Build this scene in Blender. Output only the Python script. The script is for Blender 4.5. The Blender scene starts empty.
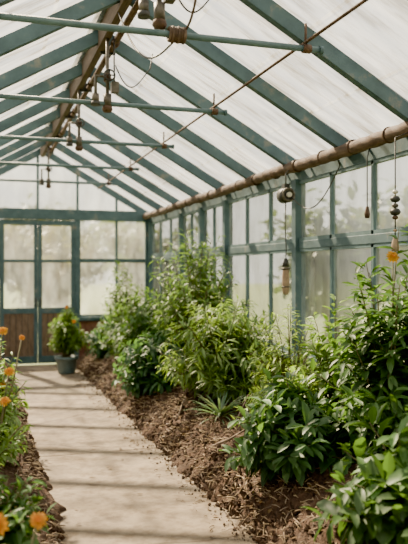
import bpy, math, random
from mathutils import Vector, Matrix, noise
random.seed(7)
scene = bpy.context.scene
try:
    scene.view_settings.view_transform = 'AgX'
    scene.view_settings.look = 'AgX - Punchy'
    scene.view_settings.exposure = 0.25
except Exception as e:
    print(e)

# ------------------------------------------------------------------ materials
def new_mat(name):
    m = bpy.data.materials.new(name); m.use_nodes = True
    nt = m.node_tree; nt.nodes.clear()
    out = nt.nodes.new('ShaderNodeOutputMaterial')
    return m, nt, out

def ramp_noise(nt, c1, c2, scale, detail=6, stretch=(1,1,1), lo=0.35, hi=0.65, obj=True, c3=None):
    tc = nt.nodes.new('ShaderNodeTexCoord')
    mp = nt.nodes.new('ShaderNodeMapping'); mp.inputs['Scale'].default_value = stretch
    nz = nt.nodes.new('ShaderNodeTexNoise'); nz.inputs['Scale'].default_value = scale
    nz.inputs['Detail'].default_value = detail; nz.inputs['Roughness'].default_value = 0.65
    rp = nt.nodes.new('ShaderNodeValToRGB')
    rp.color_ramp.elements[0].position = lo; rp.color_ramp.elements[1].position = hi
    rp.color_ramp.elements[0].color = (*c1, 1); rp.color_ramp.elements[1].color = (*c2, 1)
    if c3:
        e = rp.color_ramp.elements.new(min(hi+0.12, .99)); e.color = (*c3, 1)
    nt.links.new(tc.outputs['Object'], mp.inputs['Vector'])
    nt.links.new(mp.outputs['Vector'], nz.inputs['Vector'])
    nt.links.new(nz.outputs['Fac'], rp.inputs['Fac'])
    return rp, nz

def surf(name, c1, c2, scale=8, rough=0.7, bump=0.3, stretch=(1,1,1), lo=0.35, hi=0.65, metal=0, c3=None, dist=0.01):
    m, nt, out = new_mat(name)
    rp, nz = ramp_noise(nt, c1, c2, scale, 8, stretch, lo, hi, c3=c3)
    p = nt.nodes.new('ShaderNodeBsdfPrincipled')
    p.inputs['Roughness'].default_value = rough; p.inputs['Metallic'].default_value = metal
    nt.links.new(rp.outputs['Color'], p.inputs['Base Color'])
    if bump:
        b = nt.nodes.new('ShaderNodeBump'); b.inputs['Strength'].default_value = bump
        b.inputs['Distance'].default_value = dist
        nt.links.new(nz.outputs['Fac'], b.inputs['Height'])
        nt.links.new(b.outputs['Normal'], p.inputs['Normal'])
    nt.links.new(p.outputs['BSDF'], out.inputs['Surface'])
    return m

def glass(name, lo, hi, scale, stretch, tint=(0.97, 0.97, 0.95), milk=(0.93, 0.92, 0.87), dirt=(0.45, 0.4, 0.3), dlo=0.6, dhi=0.8, dt=(0.62, 0.55, 0.43), frost=0.0):
    m, nt, out = new_mat(name)
    rp, nz = ramp_noise(nt, (lo,)*3, (hi,)*3, scale, 6, stretch, 0.35, 0.68)
    rd, nz2 = ramp_noise(nt, milk, dirt, scale*1.7, 8, stretch, dlo, dhi)
    rt, nz3 = ramp_noise(nt, tint, dt, scale*1.7, 8, stretch, dlo, dhi)
    tr = nt.nodes.new('ShaderNodeBsdfTransparent'); nt.links.new(rt.outputs['Color'], tr.inputs['Color'])
    tl = nt.nodes.new('ShaderNodeBsdfTranslucent')
    df = nt.nodes.new('ShaderNodeBsdfDiffuse')
    nt.links.new(rd.outputs['Color'], tl.inputs['Color']); nt.links.new(rd.outputs['Color'], df.inputs['Color'])
    mx = nt.nodes.new('ShaderNodeMixShader'); mx.inputs[0].default_value = 0.12
    nt.links.new(tl.outputs[0], mx.inputs[1]); nt.links.new(df.outputs[0], mx.inputs[2])
    m2 = nt.nodes.new('ShaderNodeMixShader')
    nt.links.new(rp.outputs['Color'], m2.inputs[0]); nt.links.new(tr.outputs[0], m2.inputs[1]); nt.links.new(mx.outputs[0], m2.inputs[2])
    gl = nt.nodes.new('ShaderNodeBsdfGlossy'); gl.inputs['Roughness'].default_value = 0.08
    m3 = nt.nodes.new('ShaderNodeMixShader'); m3.inputs[0].default_value = 0.04
    nt.links.new(m2.outputs[0], m3.inputs[1]); nt.links.new(gl.outputs[0], m3.inputs[2])
    last = m3
    if frost:
        rf = nt.nodes.new('ShaderNodeBsdfRefraction'); rf.inputs['IOR'].default_value = 1.12; rf.inputs['Roughness'].default_value = 0.35
        rf.inputs['Color'].default_value = (0.95, 0.97, 0.94, 1)
        m4 = nt.nodes.new('ShaderNodeMixShader'); m4.inputs[0].default_value = frost
        nt.links.new(m3.outputs[0], m4.inputs[1]); nt.links.new(rf.outputs[0], m4.inputs[2]); last = m4
    nt.links.new(last.outputs[0], out.inputs['Surface'])
    return m

def leaf_mat(name, trans=0.42, rough=0.5):
    m, nt, out = new_mat(name)
    at = nt.nodes.new('ShaderNodeAttribute'); at.attribute_name = 'leafcol'
    p = nt.nodes.new('ShaderNodeBsdfPrincipled'); p.inputs['Roughness'].default_value = rough
    tl = nt.nodes.new('ShaderNodeBsdfTranslucent')
    mul = nt.nodes.new('ShaderNodeMix'); mul.data_type = 'RGBA'; mul.blend_type = 'MULTIPLY'
    mul.inputs[0].default_value = 1.0; mul.inputs[7].default_value = (1.5, 1.5, 0.6, 1)
    nt.links.new(at.outputs['Color'], mul.inputs[6])
    nt.links.new(at.outputs['Color'], p.inputs['Base Color']); nt.links.new(mul.outputs[2], tl.inputs['Color'])
    mx = nt.nodes.new('ShaderNodeMixShader'); mx.inputs[0].default_value = trans
    nt.links.new(p.outputs[0], mx.inputs[1]); nt.links.new(tl.outputs[0], mx.inputs[2])
    nt.links.new(mx.outputs[0], out.inputs['Surface'])
    return m

M_TEAL = surf('teal_paint', (0.030, 0.064, 0.075), (0.058, 0.108, 0.122), 6, 0.65, 0.35, (1,1,1), 0.3, 0.58, c3=(0.17, 0.165, 0.135))
M_TEAL2 = surf('teal_paint_light', (0.048, 0.094, 0.105), (0.09, 0.15, 0.16), 9, 0.55, 0.2)
M_RUST = surf('rusty_pipe', (0.04, 0.022, 0.014), (0.11, 0.06, 0.036), 22, 0.8, 0.5, c3=(0.18, 0.125, 0.085))
M_RIDGE = surf('ridge_wood', (0.045, 0.029, 0.019), (0.10, 0.066, 0.043), 12, 0.8, 0.4, (6,0.6,6))
M_LAG = surf('pipe_lagging', (0.045, 0.028, 0.02), (0.12, 0.075, 0.052), 9, 0.8, 0.5, (3, 1, 3), c3=(0.22, 0.16, 0.12))
M_PLANK = surf('redbrown_planks', (0.10, 0.045, 0.03), (0.2, 0.09, 0.06), 7, 0.7, 0.3, (1,1,3))
M_DOORP = surf('door_panel_wood', (0.10, 0.068, 0.046), (0.2, 0.135, 0.09), 7, 0.7, 0.3, (3,1,1))
M_STONE = surf('knee_wall_masonry', (0.10, 0.07, 0.05), (0.2, 0.15, 0.11), 5, 0.9, 0.5)
M_DARK = surf('dark_metal', (0.012, 0.013, 0.013), (0.04, 0.038, 0.034), 20, 0.5, 0.2)
M_GREYM = surf('tarnished_metal', (0.05, 0.045, 0.036), (0.13, 0.11, 0.085), 25, 0.5, 0.1, metal=0.3)
M_BRASS = surf('worn_wood_turned', (0.2, 0.13, 0.075), (0.36, 0.25, 0.16), 25, 0.6, 0.2)
M_CREAM = surf('ceramic_cream', (0.4, 0.36, 0.28), (0.58, 0.54, 0.45), 12, 0.35, 0.05)
M_SOIL = surf('soil', (0.028, 0.015, 0.009), (0.11, 0.062, 0.037), 18, 0.97, 1.0, lo=0.3, hi=0.66, dist=0.05, c3=(0.2, 0.13, 0.082))
M_STRAW = surf('straw', (0.2, 0.14, 0.08), (0.36, 0.275, 0.17), 30, 0.9, 0.2)
M_TWIG = surf('twig_bark', (0.12, 0.085, 0.06), (0.28, 0.21, 0.15), 20, 0.9, 0.4)
M_GRASS = surf('lawn_grass', (0.09, 0.12, 0.04), (0.16, 0.19, 0.07), 0.6, 0.9, 0.2)
M_STEM = surf('plant_stem', (0.08, 0.09, 0.03), (0.15, 0.12, 0.06), 10, 0.7, 0.1)
M_POT = surf('pot_blue_grey', (0.08, 0.13, 0.14), (0.15, 0.21, 0.22), 8, 0.6, 0.2)
M_LEAF = leaf_mat('leaf')
M_PETAL = leaf_mat('petal', 0.2, 0.7)
M_ROOF = glass('roof_glass_weathered', 0.04, 0.36, 1.2, (0.8, 5.0, 0.8), dlo=0.46, dhi=0.70, milk=(0.92,0.91,0.86), dirt=(0.44,0.40,0.32), dt=(0.45,0.40,0.32))
M_WIN = glass('window_glass_hazy', 0.06, 0.30, 2.2, (1.6, 1.6, 0.7), tint=(0.94, 0.96, 0.94), dlo=0.45, dhi=0.78, milk=(0.84,0.88,0.83), dt=(0.58,0.59,0.5), frost=0.28)

# concrete path
def path_mat():
    m, nt, out = new_mat('path_concrete')
    rp, nz = ramp_noise(nt, (0.125, 0.094, 0.063), (0.255, 0.20, 0.14), 2.4, 12, (1,1,1), 0.34, 0.62)
    r2, n2 = ramp_noise(nt, (0.5, 0.43, 0.35), (1, 1, 1), 12, 14, (1,1,1), 0.36, 0.56)
    mx = nt.nodes.new('ShaderNodeMix'); mx.data_type = 'RGBA'; mx.blend_type = 'MULTIPLY'; mx.inputs[0].default_value = 0.85
    nt.links.new(rp.outputs[0], mx.inputs[6]); nt.links.new(r2.outputs[0], mx.inputs[7])
    vo = nt.nodes.new('ShaderNodeTexVoronoi'); vo.feature = 'DISTANCE_TO_EDGE'; vo.inputs['Scale'].default_value = 0.62
    tc = nt.nodes.new('ShaderNodeTexCoord')
    nn = nt.nodes.new('ShaderNodeTexNoise'); nn.inputs['Scale'].default_value = 2.5; nn.inputs['Detail'].default_value = 6
    ad = nt.nodes.new('ShaderNodeMix'); ad.data_type = 'RGBA'; ad.inputs[0].default_value = 0.25
    nt.links.new(tc.outputs['Object'], ad.inputs[6]); nt.links.new(nn.outputs['Color'], ad.inputs[7]); nt.links.new(tc.outputs['Object'], nn.inputs['Vector'])
    nt.links.new(ad.outputs[2], vo.inputs['Vector'])
    rc = nt.nodes.new('ShaderNodeValToRGB'); rc.color_ramp.elements[0].position = 0.0; rc.color_ramp.elements[1].position = 0.009
    rc.color_ramp.elements[0].color = (0.4, 0.34, 0.28, 1)
    nt.links.new(vo.outputs['Distance'], rc.inputs[0])
    m3 = nt.nodes.new('ShaderNodeMix'); m3.data_type = 'RGBA'; m3.blend_type = 'MULTIPLY'; m3.inputs[0].default_value = 1
    nt.links.new(mx.outputs[2], m3.inputs[6]); nt.links.new(rc.outputs[0], m3.inputs[7])
    p = nt.nodes.new('ShaderNodeBsdfPrincipled'); p.inputs['Roughness'].default_value = 0.85
    nt.links.new(m3.outputs[2], p.inputs['Base Color'])
    b = nt.nodes.new('ShaderNodeBump'); b.inputs['Strength'].default_value = 0.5; b.inputs['Distance'].default_value = 0.015
    nt.links.new(n2.outputs['Fac'], b.inputs['Height']); nt.links.new(b.outputs[0], p.inputs['Normal'])
    nt.links.new(p.outputs[0], out.inputs[0])
    return m
M_PATH = path_mat()

# ------------------------------------------------------------------ mesh builder
class MB:
    def __init__(s):
        s.v = []; s.f = []; s.mi = []; s.mats = []; s.smooth = []; s.col = []; s.usecol = False
    def mat(s, m):
        if m not in s.mats: s.mats.append(m)
        return s.mats.index(m)
    def face(s, idx, m, sm=False, col=(1,1,1)):
        s.f.append(idx); s.mi.append(m); s.smooth.append(sm); s.col.append(col)
    def beam(s, p0, p1, w, h, m, up=Vector((0,0,1))):
        p0 = Vector(p0); p1 = Vector(p1); d = (p1-p0).normalized()
        side = d.cross(up)
        if side.length < 1e-4: side = d.cross(Vector((0,1,0)))
        side.normalize(); u = side.cross(d).normalized()
        b = len(s.v)
        for p in (p0, p1):
            for a, c in ((-1,-1),(1,-1),(1,1),(-1,1)):
                s.v.append(p + side*(a*w/2) + u*(c*h/2))
        k = s.mat(m)
        for q in ((0,3,2,1),(4,5,6,7),(0,1,5,4),(1,2,6,5),(2,3,7,6),(3,0,4,7)):
            s.face([b+i for i in q], k)
    def box(s, a, b_, m):
        x0,y0,z0 = a; x1,y1,z1 = b_
        b = len(s.v)
        for z in (z0,z1):
            for x,y in ((x0,y0),(x1,y0),(x1,y1),(x0,y1)): s.v.append(Vector((x,y,z)))
        k = s.mat(m)
        for q in ((0,3,2,1),(4,5,6,7),(0,1,5,4),(1,2,6,5),(2,3,7,6),(3,0,4,7)):
            s.face([b+i for i in q], k)
    def tube(s, pts, r, m, n=8, cap=True):
        pts = [Vector(p) for p in pts]
        rr = r if isinstance(r, (list, tuple)) else [r]*len(pts)
        k = s.mat(m); b = len(s.v)
        prev = None
        for i, p in enumerate(pts):
            t = (pts[min(i+1,len(pts)-1)] - pts[max(i-1,0)])
            if t.length < 1e-9: t = Vector((0,0,1))
            t.normalize()
            if prev is None:
                a = t.cross(Vector((0,0,1)))
                if a.length < 0.05: a = t.cross(Vector((0,1,0)))
            else:
                a = prev - t*prev.dot(t)
            a.normalize(); prev = a; c = t.cross(a)
            for j in range(n):
                an = 2*math.pi*j/n
                s.v.append(p + a*(math.cos(an)*rr[i]) + c*(math.sin(an)*rr[i]))
        for i in range(len(pts)-1):
            for j in range(n):
                s.face([b+i*n+j, b+i*n+(j+1)%n, b+(i+1)*n+(j+1)%n, b+(i+1)*n+j], k, True)
        if cap:
            s.face([b+j for j in range(n)][::-1], k); s.face([b+(len(pts)-1)*n+j for j in range(n)], k)
    def lathe(s, c, prof, m, n=20):
        k = s.mat(m); b = len(s.v); c = Vector(c)
        for r, z in prof:
            for j in range(n):
                an = 2*math.pi*j/n
                s.v.append(c + Vector((r*math.cos(an), r*math.sin(an), z)))
        for i in range(len(prof)-1):
            for j in range(n):
                s.face([b+i*n+j, b+i*n+(j+1)%n, b+(i+1)*n+(j+1)%n, b+(i+1)*n+j], k, True)
    def torus(s, c, R, r, m, axis='Y', n=20, k=8, turns=1, pitch=0):
        pts = []
        N = int(n*turns)
        for i in range(N+1):
            a = 2*math.pi*i/n
            off = pitch*i/n
            if axis == 'Y': q = Vector((R*math.cos(a), off, R*math.sin(a)))
            elif axis == 'X': q = Vector((off, R*math.cos(a), R*math.sin(a)))
            else: q = Vector((R*math.cos(a), R*math.sin(a), off))
            pts.append(Vector(c)+q)
        s.tube(pts, r, m, k)
    def poly(s, pts, m):
        b = len(s.v); s.v += [Vector(p) for p in pts]; s.face(list(range(b, b+len(pts))), s.mat(m))
    def build(s, name, parent=None, bevel=0):
        me = bpy.data.meshes.new(name)
        me.from_pydata([tuple(v) for v in s.v], [], s.f)
        for m in s.mats: me.materials.append(m)
        me.polygons.foreach_set('material_index', s.mi)
        me.polygons.foreach_set('use_smooth', s.smooth)
        if s.usecol:
            ca = me.color_attributes.new('leafcol', 'FLOAT_COLOR', 'CORNER')
            buf = []
            for f, c in zip(s.f, s.col):
                buf += [c[0], c[1], c[2], 1.0]*len(f)
            ca.data.foreach_set('color', buf)
        me.update()
        o = bpy.data.objects.new(name, me); scene.collection.objects.link(o)
        if parent: o.parent = parent
        if bevel:
            bv = o.modifiers.new('bevel', 'BEVEL'); bv.width = bevel; bv.segments = 2; bv.limit_method = 'ANGLE'
        return o

def empty(name):
    o = bpy.data.objects.new(name, None); scene.collection.objects.link(o); o.empty_display_size = 0.2
    return o

# ------------------------------------------------------------------ dimensions
XL, XR, XC = -0.81, 2.71, 0.95
YB = 11.44; STEP = 0.95; YF = YB - 13*STEP
ZE, ZR = 2.47, 3.50
ZK, ZM = 0.75, 1.74
SL = (ZR-ZE)/(XR-XC)
def roofz(x): return ZR - SL*abs(x-XC)

# floor
b = MB(); b.box((XL-0.05, YF-0.05, -0.12), (XR+0.05, YB+0.05, -0.035), M_SOIL); b.build('floor')
b = MB(); b.box((-60, -40, -0.22), (70, 90, -0.13), M_GRASS); b.build('lawn')

# path slabs
b = MB()
ys = [YF+0.02, 0.9, 3.3, 5.7, 8.1, 10.1, YB-0.06]
for i in range(len(ys)-1):
    b.box((0.38, ys[i]+0.004, -0.03), (1.50, ys[i+1]-0.004, 0.03), M_PATH)
b.build('garden_path', bevel=0.006)

# soil beds
BH = 0.40
def bedz(x):
    e = (x-1.42)/(XR-0.07-1.42) if x > 1 else (0.44-x)/(0.44-XL-0.07)
    return BH*(1-math.exp(-max(e,0)*3.6)) + 0.0
def soil_bed(name, x0, x1, toward):
    b = MB(); k = b.mat(M_SOIL); nx, ny = 60, 620
    for j in range(ny+1):
        y = YF+0.05 + (YB-0.1-YF)*j/ny
        for i in range(nx+1):
            t = i/nx
            e = t if toward == 1 else 1-t
            e = e**1.25
            if toward == 1: x = x0 + (x1-x0)*e
            else: x = x1 - (x1-x0)*e
            hgt = BH*(1-math.exp(-e*3.6))
            p = Vector((x, y, 0))
            n1 = noise.noise(p*2.3)*0.06*min(1, e*4); n2 = noise.noise(p*9)*0.035*min(1, 0.15+e*4)
            n3 = noise.noise(p*26)*0.03 + noise.noise(p*60)*0.015
            fall = max(0, 1-e*7)
            sh = (noise.noise(Vector((0, y*1.7, 5+toward)))*0.10 + noise.noise(Vector((0, y*9, 9)))*0.05 + noise.noise(Vector((0, y*25, 2)))*0.035)*fall
            z = 0.036 + hgt + n1 + n2 + n3*min(1, .25+e*8)
            if e < .003: z = 0.015
            b.v.append(Vector((x+sh, y, z)))
    for j in range(ny):
        for i in range(nx):
            a = j*(nx+1)+i
            b.face([a, a+1, a+nx+2, a+nx+1], k, True)
    return b.build(name)
soil_bed('soil_bed', 1.44, XR-0.07, 1)
soil_bed('soil_bed', XL+0.07, 0.43, 0)

# ------------------------------------------------------------------ walls
def side_wall(name, X, s):
    b = MB()
    b.box((min(X, X+s*0.12), YF, -0.1), (max(X, X+s*0.12), YB, ZK-0.04), M_STONE)
    b.box((min(X-s*0.04, X+s*0.12), YF, ZK-0.04), (max(X-s*0.04, X+s*0.12), YB, ZK+0.02), M_TEAL)
    b.box((min(X, X+s*0.08), YF, 2.31), (max(X, X+s*0.08), YB, ZE-0.02), M_TEAL)
    b.box((min(X, X+s*0.05), YF, ZM-0.035), (max(X, X+s*0.05), YB, ZM+0.035), M_TEAL)
    posts = [11.40, 9.54, 8.59, 7.64, 5.74, 3.84, 1.94, 0.04, -0.87]
    for y in posts:
        b.box((min(X-s*0.03, X+s*0.07), y-0.045, ZK), (max(X-s*0.03, X+s*0.07), y+0.045, 2.33), M_TEAL)
    b.build(name, bevel=0.004)
    for a, c in zip(posts[1:], posts[:-1]):
        n = 3 if c-a > 1.5 else 2
        w = MB()
        for i in range(1, n):
            yy = a + (c-a)*i/n
            w.box((min(X+s*0.005, X+s*0.04), yy-0.016, ZK+0.02), (max(X+s*0.005, X+s*0.04), yy+0.016, 2.31), M_TEAL2)
        for z0, z1 in ((ZK+0.02, ZM-0.035), (ZM+0.035, 2.31)):
            w.box((min(X+s*0.005, X+s*0.04), a+0.045, z0), (max(X+s*0.005, X+s*0.04), c-0.045, z0+0.03), M_TEAL2)
            w.box((min(X+s*0.005, X+s*0.04), a+0.045, z1-0.025), (max(X+s*0.005, X+s*0.04), c-0.045, z1), M_TEAL2)
            for i in range(n):
                y0 = a + (c-a)*i/n; y1 = a + (c-a)*(i+1)/n
                w.poly([(X+s*0.025, y0, z0), (X+s*0.025, y1, z0), (X+s*0.025, y1, z1), (X+s*0.025, y0, z1)], M_WIN)
        global WN
        w.build('window_%d' % WN); WN += 1
WN = 1
side_wall('wall_right', XR, 1)
side_wall('wall_left', XL, -1)

def gable_wall(name, Y, s, door):
    global WN
    b = MB()
    y0, y1 = min(Y, Y+s*0.1), max(Y, Y+s*0.1)
    bars = [-0.38, 0.25, 0.88, 1.51, 2.15]
    segs = [(XL, 0.25), (1.51, XR)] if door else [(XL, XR)]
    for a, c in segs:
        b.box((a, y0, -0.1), (c, y1, ZK-0.04), M_PLANK)
        x = a+0.02
        while x < c-0.05:
            b.box((x, Y-s*0.012, 0.0), (min(x+0.1, c-0.01), Y, ZK-0.05), M_PLANK); x += 0.108
        b.box((a, Y-s*0.05 if s>0 else Y, ZK-0.04), (c, Y if s>0 else Y+0.05, ZK+0.02), M_TEAL)
        b.box((a, y0+0.01, ZK-0.04), (c, y1-0.01, ZK+0.02), M_TEAL)
        b.box((a, y0+0.02, 1.66), (c, y0+0.06, 1.72), M_TEAL)
    b.box((XL, y0-0.02, 2.34), (XR, y1-0.02, 2.51), M_TEAL)
    for x in (0.25, 1.51):
        b.box((x-0.045, y0-0.01, 0), (x+0.045, y1-0.02, 2.36), M_TEAL)
    for x in (XL+0.04, XR-0.04):
        b.box((x-0.04, y0-0.01, 0), (x+0.04, y1-0.02, 2.36), M_TEAL)
    for x in bars:
        b.box((x-0.02, y0+0.01, 2.5), (x+0.02, y0+0.06, roofz(x)-0.06), M_TEAL2)
        if x in (-0.38, 2.15) or not door:
            b.box((x-0.02, y0+0.01, ZK), (x+0.02, y0+0.06, 2.36), M_TEAL2)
    b.build(name, bevel=0.004)
    yg = y0+0.05
    w = MB()
    w.poly([(XL+0.06, yg, 2.5), (XR-0.06, yg, 2.5), (XC, yg, ZR-0.03)], M_WIN)
    w.build('window_%d' % WN); WN += 1
    for a, c in segs:
        w = MB(); w.poly([(a+0.04, yg, ZK), (c-0.04, yg, ZK), (c-0.04, yg, 2.35), (a+0.04, yg, 2.35)], M_WIN)
        w.box((a+0.04, yg-0.015, ZK+0.02), (c-0.04, yg+0.015, ZK+0.055), M_TEAL2)
        w.build('window_%d' % WN); WN += 1
gable_wall('wall_back', YB, 1, True)
gable_wall('wall_front', YF, -1, False)

for i, (a, c) in enumerate(((0.298, 0.877), (0.883, 1.462))):
    b = MB(); y0, y1 = YB+0.0, YB+0.045
    b.box((a, y0, 0.04), (a+0.06, y1, 2.33), M_TEAL); b.box((c-0.06, y0, 0.04), (c, y1, 2.33), M_TEAL)
    for z0, z1 in ((0.04, 0.16), (0.84, 0.93), (2.25, 2.33)): b.box((a+0.06, y0, z0), (c-0.06, y1, z1), M_TEAL)
    b.box((a+0.06, y0+0.01, 1.66), (c-0.06, y1-0.01, 1.70), M_TEAL2)
    b.box((a+0.06, y0+0.015, 0.16), (c-0.06, y1-0.01, 0.84), M_DOORP)
    for q in range(1, 5):
        xx = a+0.06+(c-a-0.12)*q/5
        b.box((xx-0.004, y0+0.01, 0.17), (xx+0.004, y0+0.02, 0.83), M_DARK)
    b.poly([(a+0.06, y0+0.025, 0.93), (c-0.06, y0+0.025, 0.93), (c-0.06, y0+0.025, 2.25), (a+0.06, y0+0.025, 2.25)], M_WIN)
    hx = c-0.03 if i == 0 else a+0.03
    b.tube([(hx, y0-0.01, 1.08), (hx, y0-0.05, 1.08), (hx, y0-0.05, 0.96), (hx, y0-0.01, 0.96)], 0.01, M_DARK)
    b.build('door_%d' % (i+1))

# ------------------------------------------------------------------ ceiling (glazed roof)
ceil = empty('ceiling')
b = MB()
for k in range(14):
    y = YB - STEP*k - (0.0 if k else -0.03)
    for X in (XR, XL):
        sgn = 1 if X > XC else -1
        b.beam((XC, y, ZR-0.055), (X+sgn*0.06, y, ZE-0.055-SL*0.06+0.03), 0.06, 0.10, M_TEAL)
b.build('rafters', ceil, bevel=0.004)
b = MB()
b.box((XC-0.03, YF, ZR-0.17), (XC+0.03, YB, ZR+0.01), M_RIDGE)
b.box((XC-0.09, YF, ZR+0.0), (XC+0.09, YB, ZR+0.03), M_TEAL)
b.build('ridge_beam', ceil, bevel=0.004)
b = MB()
nrow = 4
for sgn in (1, -1):
    for r in range(nrow):
        t0, t1 = r/nrow, (r+1)/nrow
        w = XR-XC+0.1
        for k in range(13):
            ya, yb = YB-STEP*k, YB-STEP*(k+1)
            lift0, lift1 = 0.012, 0.022
            b.poly([(XC+sgn*w*t0, ya, ZR-SL*w*t0+lift0), (XC+sgn*w*t0, yb, ZR-SL*w*t0+lift0),
                    (XC+sgn*w*(t1+0.014), yb, ZR-SL*w*(t1+0.014)+lift1), (XC+sgn*w*(t1+0.014), ya, ZR-SL*w*(t1+0.014)+lift1)], M_ROOF)
b.build('roof_panes', ceil)

# purlin rods + tie pipes
b = MB()
for sgn in (1, -1):
    x = XC+sgn*0.88
    b.tube([(x, YF+0.05, roofz(x)-0.13), (x, YB-0.02, roofz(x)-0.13)], 0.010, M_RUST)
b.build('purlin_rod')
TIES = [1.9, 3.75, 5.45, 7.1, 8.8, 10.4]
zt = roofz(XC+0.92)-0.145
for y in TIES:
    b = MB()
    b.tube([(XC-0.98, y, zt), (XC+0.98, y, zt)], 0.019, M_TEAL2, 12)
    for sg in (1, -1):
        b.tube([(XC+sg*0.86, y, zt), (XC+sg*0.91, y, zt)], 0.027, M_RUST, 12)
        x = XC+sg*0.88
        b.tube([(x, y, zt+0.015), (x, y, roofz(x)-0.02)], 0.008, M_RUST, 8)
        b.tube([(XC+sg*0.965, y, zt), (XC+sg*0.99, y, zt)], 0.025, M_TEAL, 12)
    b.build('tie_pipe')

# ridge water pipe
b = MB()
b.tube([(XC+0.09, YF+0.1, ZR-0.15), (XC+0.09, YB-0.05, ZR-0.15)], 0.026, M_RUST, 12)
y = 0.5
while y < YB-0.2:
    b.tube([(XC+0.09, y, ZR-0.15), (XC+0.09, y+0.05, ZR-0.15)], 0.036, M_RUST, 12)
    b.box((XC-0.0, y+0.2, ZR-0.19), (XC+0.125, y+0.225, ZR-0.105), M_DARK)
    y += 1.27
b.build('ridge_water_pipe')

# eave lagged pipe
b = MB()
pts = []; rs = []
y = YF+0.1; i = 0
while y < YB-0.05:
    pts.append((XR-0.09 + 0.004*math.sin(y*5), y, 2.42 + 0.006*math.sin(y*2.3)))
    rs.append(0.050 + 0.003*math.sin(i*1.3) + random.uniform(-.0015, .0015)); y += 0.04; i += 1
b.tube(pts, rs, M_LAG, 14)
y = 0.3
while y < YB:
    b.torus((XR-0.09, y, 2.42), 0.052, 0.006, M_RUST, 'Y', 16, 6)
    b.box((XR-0.10, y-0.01, 2.462), (XR+0.0, y+0.01, 2.475), M_DARK)
    y += 0.475
b.build('lagged_heating_pipe')

# valve clusters hanging from ridge at ties
def cluster(y, big=True, up=0.0):
    b = MB(); x = XC+0.0
    zb = zt+up
    b.tube([(x, y, ZR-0.16), (x, y, zb+0.0)], 0.014, M_GREYM, 10)
    b.tube([(x, y, zb+0.2), (x, y, zb+0.15)], 0.03, M_RUST, 12)
    b.tube([(x, y-0.045, zb+0.17), (x-0.1, y-0.045, zb+0.17), (x-0.1, y-0.045, zb-0.03)], 0.013, M_GREYM, 10)
    b.tube([(x-0.1, y-0.045, zb+0.03), (x-0.1, y-0.045, zb-0.03)], 0.028, M_GREYM, 12)
    b.tube([(x-0.1, y-0.045, zb-0.03), (x-0.1, y-0.045, zb-0.06)], 0.035, M_DARK, 12)
    b.tube([(x, y-0.07, zb+0.17), (x, y+0.07, zb+0.17)], 0.018, M_RUST, 10)
    b.torus((x+0.0, y-0.10, zb+0.17), 0.04, 0.007, M_DARK, 'Y')
    b.tube([(x-0.04, y-0.10, zb+0.17), (x+0.04, y-0.10, zb+0.17)], 0.005, M_DARK, 6)
    b.tube([(x, y-0.10, zb+0.13), (x, y-0.10, zb+0.21)], 0.005, M_DARK, 6)
    b.tube([(x, y-0.1, zb+0.17), (x, y-0.06, zb+0.17)], 0.006, M_DARK, 6)
    b.tube([(x+0.0, y, zb+0.045), (x, y, zb-0.05)], 0.032, M_GREYM, 12)
    b.lathe((x, y, zb-0.09), [(0.0, -0.01), (0.03, -0.005), (0.042, 0.015), (0.036, 0.04), (0.015, 0.05)], M_RUST, 14)
    if big:
        b.box((x+0.03, y-0.04, zb+0.06), (x+0.085, y+0.03, zb+0.14), M_GREYM)
        b.tube([(x+0.055, y, zb+0.14), (x+0.055, y+0.02, ZR-0.14)], 0.006, M_DARK, 6)
        c = []
        for i in range(16):
            t = i/15
            c.append((x+0.06+0.28*t, y-0.02, zb+0.30-up - 0.42*math.sin(t*math.pi)*(1-t*0.5)*0.5))
        c.append((x+0.36, y-0.01, roofz(x+.36)-0.05))
        b.tube(c, 0.005, M_DARK, 6)
    return b.build('sprinkler_valve')
cluster(3.78, True, 0.13); cluster(5.45, True, 0.03); cluster(7.1, False); cluster(10.4, False)

# coiled rope on first tie
b = MB()
for q in range(6):
    b.torus((XC+0.05+q*0.016, 3.75, zt), 0.034+0.004*(q % 2), 0.010, M_LAG, 'X', 18, 8)
c = [Vector((XC+0.14, 3.75, zt+0.03)).lerp(Vector((XC+0.10, 3.2, ZR-0.16)), i/14)+Vector((0, 0, -0.16*math.sin(i/14*math.pi))) for i in range(15)]
b.tube(c, 0.007, M_LAG, 8)
c = [Vector((XC+0.08, 3.75, zt-0.03)).lerp(Vector((XC-0.02, 4.9, ZR-0.16)), i/18)+Vector((0, 0, -0.20*math.sin(i/18*math.pi))) for i in range(19)]
b.tube(c, 0.006, M_DARK, 8)
b.build('coiled_rope')

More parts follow.
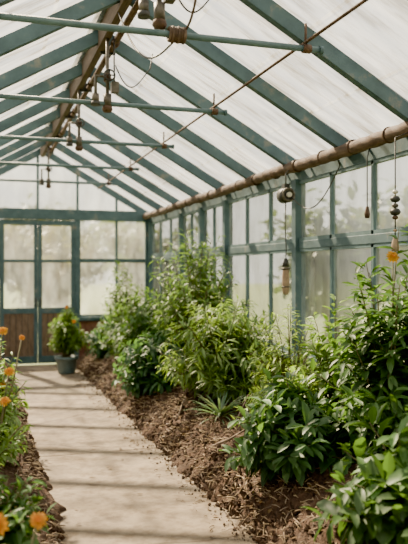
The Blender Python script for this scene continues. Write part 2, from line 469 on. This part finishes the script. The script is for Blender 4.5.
# electric lamp unit near main post
def dangling_lamp():
    b = MB(); x, y = 2.55, 5.62
    b.tube([(x+0.06, y, 2.42), (x, y, 2.36), (x, y, 2.24)], 0.006, M_DARK, 6)
    b.tube([(x-0.0, y-0.055, 2.17), (x, y+0.055, 2.17)], 0.066, M_DARK, 20)
    b.torus((x, y-0.057, 2.17), 0.052, 0.012, M_GREYM, 'Y')
    b.tube([(x, y-0.062, 2.17), (x, y-0.085, 2.17)], 0.022, M_CREAM, 12)
    b.box((x-0.025, y-0.03, 2.22), (x+0.025, y+0.03, 2.27), M_DARK)
    b.tube([(x, y, 2.11), (x-0.006, y, 1.9), (x+0.004, y, 1.7), (x, y, 1.60)], 0.005, M_DARK, 6)
    b.tube([(x, y, 1.62), (x, y, 1.545)], [0.014, 0.034], M_DARK, 14)
    b.torus((x, y, 1.53), 0.036, 0.008, M_GREYM, 'Z')
    b.lathe((x, y, 1.30), [(0.0, 0.0), (0.022, 0.005), (0.031, 0.03), (0.034, 0.12), (0.03, 0.2), (0.026, 0.24), (0, .245)], M_BRASS, 16)
    b.torus((x, y, 1.37), 0.034, 0.005, M_DARK, 'Z')
    c = []
    for i in range(20):
        t = i/19
        c.append((x+0.02+0.10*t, y-0.03-0.72*t, 2.18+0.15*t - 0.22*math.sin(t*math.pi)))
    b.tube(c, 0.005, M_DARK, 6)
    b.tube([c[-1], (c[-1][0]-0.03, c[-1][1], 2.40)], 0.005, M_DARK, 6)
    return b.build('hanging_lamp')
dangling_lamp()

def wind_chime():
    b = MB(); x, y = 2.47, 3.80
    b.tube([(x+0.1, y, 2.38), (x, y, 2.34), (x, y, 1.62)], 0.004, M_DARK, 6)
    for z, r, m in ((2.0, 0.02, M_CREAM), (1.955, 0.033, M_DARK), (1.915, 0.022, M_GREYM), (1.875, 0.036, M_DARK), (1.84, 0.02, M_RUST), (1.76, 0.014, M_BRASS)):
        b.lathe((x, y, z), [(0, -r*0.7), (r*0.7, -r*0.5), (r, 0), (r*0.7, r*0.5), (0, r*0.7)], m, 14)
    b.lathe((x, y, 1.63), [(0, 0), (0.022, 0.0), (0.026, 0.02), (0.02, 0.06), (0.012, 0.09), (0, .10)], M_BRASS, 16)
    return b.build('wind_chime')
wind_chime()
b = MB()
b.tube([(2.62, 4.35, 2.38), (2.60, 4.35, 2.3), (2.60, 4.35, 1.95)], 0.004, M_DARK, 6)
b.lathe((2.60, 4.35, 1.88), [(0, 0), (0.016, 0.0), (0.02, 0.03), (0.01, 0.08), (0, .085)], M_RUST, 12)
b.build('hanging_cord_weight')

# ------------------------------------------------------------------ plants
def rnd(a, b_): return random.uniform(a, b_)
def add_leaf(b, k, p, d, up, L, W, curl, col, shape='oval', fold=0.25):
    d = d.normalized(); s = d.cross(up)
    if s.length < 1e-3: s = d.cross(Vector((1, 0, 0)))
    s.normalize(); n = s.cross(d).normalized()
    prof = {'oval': (0.62, 1.0, 0.72), 'lance': (0.8, 1.0, 0.6), 'blade': (1.0, 0.85, 0.55)}[shape]
    st = (0.22, 0.52, 0.8)
    i0 = len(b.v)
    b.v.append(p.copy())
    for t, w in zip(st, prof):
        c = p + d*(L*t) - n*(curl*L*t*t)
        b.v.append(c - s*(W*w*0.5) + n*(W*fold*w)); b.v.append(c); b.v.append(c + s*(W*w*0.5) + n*(W*fold*w))
    b.v.append(p + d*L*0.98 - n*(curl*L*1.05))
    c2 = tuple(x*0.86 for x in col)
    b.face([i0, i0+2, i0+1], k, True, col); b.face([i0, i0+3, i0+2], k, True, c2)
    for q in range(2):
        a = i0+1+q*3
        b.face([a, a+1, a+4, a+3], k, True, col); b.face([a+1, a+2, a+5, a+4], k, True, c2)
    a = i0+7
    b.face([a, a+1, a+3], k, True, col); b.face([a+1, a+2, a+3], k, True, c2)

def add_flower(b, c, R, facing, col=(0.85, 0.30, 0.02)):
    k = b.mat(M_PETAL); facing = facing.normalized()
    a = facing.cross(Vector((0, 0, 1)))
    if a.length < 0.1: a = Vector((1, 0, 0))
    a.normalize(); e = facing.cross(a)
    for ring, (rr, lift, n) in enumerate(((1.1, 0.0, 12), (0.8, 0.12, 10), (0.5, 0.22, 7), (0.28, 0.3, 5))):
        for j in range(n):
            an = 2*math.pi*(j+0.5*ring)/n + rnd(-.12, .12)
            d = a*math.cos(an)+e*math.sin(an)+facing*(0.1+ring*0.22+rnd(-.1, .1))
            f = rnd(0.7, 1.15)
            cc = (min(1, col[0]*f), col[1]*f*(1-ring*.12), col[2])
            add_leaf(b, k, c + facing*(R*lift*0.6), d, facing, R*rr*rnd(.85, 1.1), R*0.46, 0.2, cc, 'oval', 0.12)

def add_blossom_at(b, base, c, R, face, col):
    b.tube([base, base.lerp(c, 0.5)+Vector((0.01, 0, 0)), c], [0.005, 0.004, 0.004], M_STEM, 5)
    add_flower(b, c, R, face, col)

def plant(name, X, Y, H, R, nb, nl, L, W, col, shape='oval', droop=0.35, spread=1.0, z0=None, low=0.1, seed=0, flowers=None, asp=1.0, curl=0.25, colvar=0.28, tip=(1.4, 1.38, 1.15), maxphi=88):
    random.seed(seed + int(X*100)+int(Y*37))
    if z0 is None: z0 = bedz(X) - 0.03
    b = MB(); b.usecol = True
    kl = b.mat(M_LEAF)
    base = Vector((X, Y, z0))
    for i in range(nb):
        az = rnd(0, 2*math.pi)
        phi = math.radians(maxphi)*(random.random()**0.6)
        ln = rnd(0.72, 1.10)
        end = base + Vector((R*math.sin(phi)*math.cos(az)*ln, R*asp*math.sin(phi)*math.sin(az)*ln, H*(low+(1-low)*math.cos(phi))*ln))
        end.z = max(end.z, bedz(end.x)+0.07 if (end.x > 1.42 or end.x < .44) else 0.08)
        mid = base + Vector(((end.x-X)*0.32, (end.y-Y)*0.32, (end.z-z0)*0.62+0.05))
        start = base + Vector((rnd(-.05, .05), rnd(-.05, .05), 0))
        def P(t):
            return start*((1-t)**2) + mid*(2*t*(1-t)) + end*(t*t)
        b.tube([P(0), P(.3), P(.6), P(.85), P(1)], [0.009*H+.002, 0.007*H+.002, 0.0045, 0.003, 0.002], M_STEM, 5, False)
        bshade = rnd(1-colvar, 1+colvar)
        for j in range(nl):
            t = 0.25 + 0.75*((j+random.random())/nl)**0.8
            p = P(t); tg = (P(min(1, t+.03)) - P(t-.03)).normalized()
            aa = rnd(0, 2*math.pi)
            pa = tg.cross(Vector((0, 0, 1)))
            if pa.length < .05: pa = Vector((1, 0, 0))
            pa.normalize(); pb = tg.cross(pa)
            side = pa*math.cos(aa)+pb*math.sin(aa)
            d = tg*rnd(0.3, 0.9) + side*spread + Vector((0, 0, rnd(-droop, 0.25)))
            up = (Vector((rnd(-.35, .35), rnd(-.35, .35), 1)) + tg*0.25)
            sc = rnd(0.65, 1.15)*(1.0 if t < .85 else 0.8)
            f = bshade*rnd(0.8, 1.22)
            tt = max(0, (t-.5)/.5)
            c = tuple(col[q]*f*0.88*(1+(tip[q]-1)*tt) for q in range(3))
            off = side*rnd(0, R*0.10)
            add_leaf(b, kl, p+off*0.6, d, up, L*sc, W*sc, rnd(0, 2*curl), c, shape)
    if flowers:
        for (fx, fy, fz, fr) in flowers:
            c = Vector((fx, fy, fz))
            bs = base.lerp(c, 0.55) + Vector((0, 0, -0.05))
            fc = (0.58, rnd(0.22, 0.32), 0.0)
            add_blossom_at(b, bs, c, fr, Vector((-0.15, -0.9, 0.6))+Vector((rnd(-.3, .3), 0, rnd(-.2, .3))), fc)
    for v in b.v:                       # foliage is pressed back by the glass
        if v.x > 2.56: v.x = 2.56 + 0.08*(1-math.exp(-(v.x-2.56)/0.1))
        if v.x < -0.68: v.x = -0.68
        if v.y > 11.33: v.y = 11.33
    return b.build(name)

G_DARK = (0.04, 0.10, 0.04); G_MID = (0.068, 0.145, 0.045); G_LIT = (0.13, 0.225, 0.06); G_YEL = (0.18, 0.275, 0.075); G_BLUE = (0.058, 0.13, 0.07)
# right bed, front to back
plant('broadleaf_shrub', 1.86, 2.72, 0.58, 0.42, 54, 20, 0.15, 0.062, G_MID, 'oval', 0.5, seed=1, low=0.15)
plant('broadleaf_shrub', 1.86, 3.90, 0.58, 0.42, 74, 22, 0.14, 0.055, (0.066, 0.14, 0.06), 'oval', 0.5, seed=2, low=0.12)
plant('tall_marigold_plant', 2.30, 3.62, 1.32, 0.48, 84, 28, 0.13, 0.045, G_MID, 'lance', 0.5, seed=3, low=0.1,
      flowers=[(2.31, 3.58, 1.59, 0.042)], maxphi=80)
plant('young_laurel', 2.38, 4.42, 0.90, 0.36, 40, 22, 0.11, 0.045, G_LIT, 'oval', 0.4, seed=4)
plant('feathery_shrub', 2.05, 4.50, 0.53, 0.36, 60, 22, 0.085, 0.022, G_YEL, 'lance', 0.3, seed=5)
plant('feathery_shrub', 2.38, 5.15, 0.82, 0.36, 55, 24, 0.085, 0.02, G_YEL, 'lance', 0.3, seed=6)
plant('feathery_shrub', 2.10, 6.05, 0.97, 0.66, 130, 32, 0.12, 0.024, (0.14, 0.23, 0.075), 'lance', 0.35, seed=7, low=0.15, curl=0.35, maxphi=85)
plant('leafy_shrub', 2.25, 7.35, 1.66, 0.60, 120, 32, 0.13, 0.030, (0.105, 0.19, 0.065), 'lance', 0.4, seed=8, low=0.1)
plant('dark_leaf_shrub', 1.80, 7.20, 0.66, 0.44, 90, 28, 0.13, 0.045, G_BLUE, 'oval', 0.6, seed=9, low=0.1, maxphi=90)
plant('dark_leaf_shrub', 1.95, 8.25, 0.92, 0.48, 80, 24, 0.13, 0.04, G_MID, 'oval', 0.5, seed=10)
plant('leafy_shrub', 1.92, 9.2, 0.95, 0.46, 70, 24, 0.12, 0.034, (0.105, 0.19, 0.065), 'lance', 0.4, seed=11)
plant('dark_leaf_shrub', 1.80, 10.2, 0.62, 0.40, 60, 22, 0.12, 0.04, G_BLUE, 'oval', 0.5, seed=12)
plant('leafy_shrub', 2.12, 10.75, 1.32, 0.40, 60, 24, 0.13, 0.036, G_LIT, 'lance', 0.4, seed=13)
plant('leafy_shrub', 2.3, 8.6, 1.05, 0.34, 40, 22, 0.12, 0.034, G_MID, 'lance', 0.4, seed=14)
plant('leafy_shrub', 2.1, 1.2, 0.9, 0.4, 40, 20, 0.11, 0.045, G_MID, 'oval', 0.4, seed=31)
sp_ = empty('spider_plant')
b = MB(); b.usecol = True; k = b.mat(M_LEAF)
random.seed(5)
for i in range(70):
    an = rnd(0, 6.28); d = Vector((math.cos(an), math.sin(an), rnd(0.3, 2.2)))
    add_leaf(b, k, Vector((1.86, 5.38, bedz(1.86)+0.02)), d, Vector((0, 0, 1)), rnd(.2, .32), 0.018, rnd(.3, .6), (0.17*rnd(.8, 1.2), 0.26, 0.17), 'blade', 0.2)
b.build('blades', sp_)

# left bed
plant('marigold_plant', -0.03, 3.75, 0.92, 0.27, 54, 26, 0.09, 0.026, G_LIT, 'lance', 0.4, seed=16, maxphi=75,
      flowers=[(0.11, 3.72, 1.20, 0.026), (0.205, 3.70, 1.165, 0.016), (0.14, 3.66, 1.00, 0.027), (0.115, 3.55, 0.87, 0.028)])
plant('marigold_plant', 0.02, 2.45, 0.34, 0.20, 40, 20, 0.07, 0.022, G_LIT, 'lance', 0.4, seed=17,
      flowers=[(0.05, 2.38, 0.675, 0.038), (0.185, 2.40, 0.67, 0.030)])
plant('marigold_plant', 0.06, 3.1, 0.40, 0.26, 44, 20, 0.08, 0.025, G_MID, 'lance', 0.4, seed=18)
plant('marigold_plant', 0.04, 4.7, 0.80, 0.28, 50, 22, 0.09, 0.028, G_LIT, 'lance', 0.4, seed=19, flowers=[(0.14, 4.65, 0.78, 0.026)])
plant('marigold_plant', 0.06, 6.0, 0.65, 0.28, 40, 20, 0.09, 0.03, G_LIT, 'lance', 0.4, seed=20)
plant('leafy_shrub', -0.1, 7.6, 0.8, 0.35, 45, 20, 0.11, 0.034, G_MID, 'lance', 0.4, seed=21)
plant('leafy_shrub', -0.15, 9.4, 0.8, 0.35, 45, 20, 0.11, 0.034, G_MID, 'lance', 0.4, seed=22)
plant('leafy_shrub', -0.3, 1.0, 0.5, 0.3, 30, 18, 0.1, 0.034, G_MID, 'lance', 0.4, seed=23)

# potted plant
pp = empty('potted_plant'); px_, py_ = 1.20, 10.3
b = MB()
b.lathe((px_, py_, 0.03), [(0, 0.0), (0.115, 0.0), (0.125, 0.02), (0.155, 0.20), (0.172, 0.205), (0.175, 0.245), (0.155, 0.247), (0.148, 0.215), (0, 0.21)], M_POT, 28)
b.lathe((px_, py_, 0.03), [(0.147, 0.222), (0.08, 0.232), (0, 0.235)], M_SOIL, 20)
b.build('pot', pp)
o = plant('foliage', px_, py_, 0.70, 0.29, 70, 24, 0.12, 0.03, G_LIT, 'lance', 0.4, seed=24, z0=0.25, maxphi=75,
      flowers=[(px_-0.02, py_-0.16, 1.00, 0.03), (px_+0.07, py_-0.27, 0.80, 0.03)])
o.parent = pp

# ------------------------------------------------------------------ litter
random.seed(99)
def bz(x, y): return bedz(x) + 0.036 + noise.noise(Vector((x, y, 0))*2.3)*0.06*min(1, abs(x-1.42)*3.3) + noise.noise(Vector((x, y, 0))*9)*.035*min(1, .15+abs(x-1.42)*3.3)
b = MB()
for i in range(3800):
    if random.random() < 0.78: x = 1.44 + abs(random.gauss(0, 0.3))
    else: x = 0.42 - abs(random.gauss(0, 0.12))
    if x > 2.6: continue
    if random.random() < 0.12: x = rnd(1.2, 1.5)
    y = rnd(1.5, 10.8); on = 0.44 < x < 1.42
    z = 0.036 if on else bz(x, y)+0.01
    an = rnd(0, 3.14); l = rnd(.02, .10)*(0.5 if on else 1)
    d = Vector((math.cos(an), math.sin(an), rnd(-.1, .35) if not on else 0))*l
    p = Vector((x, y, z))
    b.tube([p-d*0.5, p+Vector((0, 0, 0.005)), p+d*0.5], rnd(.0012, .0038), M_STRAW if random.random() < .6 else M_TWIG, 4)
b.build('straw_litter')
b = MB(); b.usecol = True; k = b.mat(M_LEAF)
for i in range(600):
    x = 1.40 + abs(random.gauss(0, 0.3)) if random.random() < .8 else rnd(.45, 1.4)
    if x > 2.5: continue
    y = rnd(1.5, 10.8); z = 0.036 if x < 1.42 else bz(x, y)+.015
    if x < 1.3 and random.random() < .75: continue
    an = rnd(0, 6.28)
    f = rnd(.6, 1.3)
    add_leaf(b, k, Vector((x, y, z)), Vector((math.cos(an), math.sin(an), .08)), Vector((rnd(-.2, .2), rnd(-.2, .2), 1)), rnd(.03, .065), rnd(.012, .025), rnd(0, .25), (.17*f, .105*f, .05*f), 'oval', .1)
b.build('fallen_leaves')
b = MB(); k = b.mat(M_SOIL)
for i in range(7000):
    x = 1.42 + abs(random.gauss(0, 0.30)) if random.random() < .75 else 0.44-abs(random.gauss(0, .12))
    if x > 2.6: continue
    if random.random() < 0.14: x = 1.44-abs(random.gauss(0, .06))
    y = rnd(1.5, 10.8); on = 0.44 < x < 1.42
    r = (0.005+0.022*random.random()**2.5)*(0.5 if on else 1)
    z = 0.03+r*0.6 if on else bz(x, y)
    i0 = len(b.v)
    dirs = [(1,0,0),(-1,0,0),(0,1,0),(0,-1,0),(0,0,1),(0,0,-1)]
    for q in dirs: b.v.append(Vector((x, y, z))+Vector(q)*r*rnd(.6, 1.3))
    for f in ((0,2,4),(2,1,4),(1,3,4),(3,0,4),(2,0,5),(1,2,5),(3,1,5),(0,3,5)): b.face([i0+q for q in f], k, False)
b.build('soil_clods')
def branch(pts, r):
    b = MB(); n = len(pts)
    b.tube(pts, [r*(1-0.6*i/(n-1)) for i in range(n)], M_TWIG, 7)
    m = Vector(pts[n//2]); b.tube([m, m+Vector((0.05, 0.06, 0.03)), m+Vector((0.08, 0.14, 0.04))], [r*.6, r*.5, r*.3], M_TWIG, 6)
    b.build('fallen_branch')
branch([(1.60, 4.80, bz(1.6,4.8)+.01), (1.72, 4.76, bz(1.72,4.8)+.03), (1.84, 4.78, bz(1.84,4.8)+.03), (1.98, 4.74, bz(1.98,4.8)+.05)], 0.011)
branch([(1.62, 5.8, bz(1.62,5.8)), (1.70, 5.95, bz(1.7,5.9)+.05), (1.78, 6.1, bz(1.78,6.1)+.10)], 0.010)
branch([(1.80, 5.0, bz(1.8,5)+.01), (1.90, 5.08, bz(1.9,5)+.05), (2.02, 5.16, bz(2.02,5.1)+.16)], 0.008)

# ------------------------------------------------------------------ trees outside
def tree(X, Y, H, R, seed, col):
    random.seed(seed); b = MB(); b.usecol = True; k = b.mat(M_LEAF)
    b.tube([(X, Y, -0.128), (X+.1, Y, H*0.3), (X, Y+.1, H*0.6), (X+.1, Y, H*.85)], [0.2, 0.15, 0.1, 0.03], M_TWIG, 8)
    for i in range(30):
        az = rnd(0, 6.28); z1 = rnd(0.15, 0.6)*H
        e = Vector((X+math.cos(az)*R*rnd(.4, .95), Y+math.sin(az)*R*rnd(.4, .95), z1+rnd(.1, .4)*H))
        s0 = Vector((X, Y, z1*0.9)); mid = s0.lerp(e, .5)+Vector((0, 0, .15))
        b.tube([s0, mid, e], [0.06, 0.04, 0.015], M_TWIG, 5)
        for j in range(80):
            t = rnd(.3, 1.05); p = s0.lerp(e, t)+Vector((rnd(-1, 1), rnd(-1, 1), rnd(-.8, .8)))*R*0.22
            p.z = max(p.z, 0.3)
            d = Vector((rnd(-1, 1), rnd(-1, 1), rnd(-.8, .4)))
            f = rnd(.7, 1.3)
            add_leaf(b, k, p, d, Vector((rnd(-.5, .5), rnd(-.5, .5), 1)), rnd(.22, .4), rnd(.12, .2), .2, tuple(c*f for c in col), 'oval', .1)
    b.build('garden_tree')
TC = (0.075, 0.105, 0.042); TY = (0.13, 0.125, 0.05)
tree(-2.0, 20, 3.6, 2.0, 1, TC); tree(1.5, 23, 3.4, 2.2, 2, TY); tree(5.0, 20, 3.7, 2.0, 3, TC); tree(3.0, 27, 4.4, 2.4, 8, TC)
tree(8.0, 15, 3.4, 1.8, 4, TC); tree(10.0, 10.5, 3.2, 1.7, 5, TY); tree(7.5, 6.0, 2.8, 1.2, 6, TC); tree(-7, 9, 4, 2, 7, TC)
tree(12.0, 17, 4.0, 2.2, 9, TY)

# ------------------------------------------------------------------ light
w = bpy.data.worlds.new('sky'); scene.world = w; w.use_nodes = True
nt = w.node_tree; nt.nodes.clear()
out = nt.nodes.new('ShaderNodeOutputWorld'); bg = nt.nodes.new('ShaderNodeBackground')
tc = nt.nodes.new('ShaderNodeTexCoord'); sp = nt.nodes.new('ShaderNodeSeparateXYZ'); rp = nt.nodes.new('ShaderNodeValToRGB')
rp.color_ramp.elements[0].position = 0.0; rp.color_ramp.elements[0].color = (1.0, 0.93, 0.79, 1)
rp.color_ramp.elements[1].position = 0.8; rp.color_ramp.elements[1].color = (0.93, 0.95, 0.97, 1)
nt.links.new(tc.outputs['Generated'], sp.inputs[0]); nt.links.new(sp.outputs['Z'], rp.inputs[0])
nt.links.new(rp.outputs[0], bg.inputs[0]); bg.inputs[1].default_value = 2.5
nt.links.new(bg.outputs[0], out.inputs[0])
sd = bpy.data.lights.new('sun', 'SUN'); sd.energy = 42.0; sd.angle = math.radians(1.6); sd.color = (1.0, 0.82, 0.57)
so = bpy.data.objects.new('sun', sd); scene.collection.objects.link(so)
dirv = Vector((0.22, -0.70, -0.70))
so.rotation_euler = dirv.to_track_quat('-Z', 'Y').to_euler(); so.location = (-2, 20, 14)

# ------------------------------------------------------------------ camera
cd = bpy.data.cameras.new('camera'); co = bpy.data.objects.new('camera', cd); scene.collection.objects.link(co)
co.location = (0, 0, 1.5); yaw = math.atan(224/700)
co.rotation_euler = (math.radians(90), 0, -yaw)
cd.sensor_fit = 'VERTICAL'; cd.sensor_height = 36; cd.lens = 700*36/544
cd.dof.use_dof = True; cd.dof.focus_distance = 4.6; cd.dof.aperture_fstop = 1.8
cd.clip_start = 0.05; cd.clip_end = 300
scene.camera = co
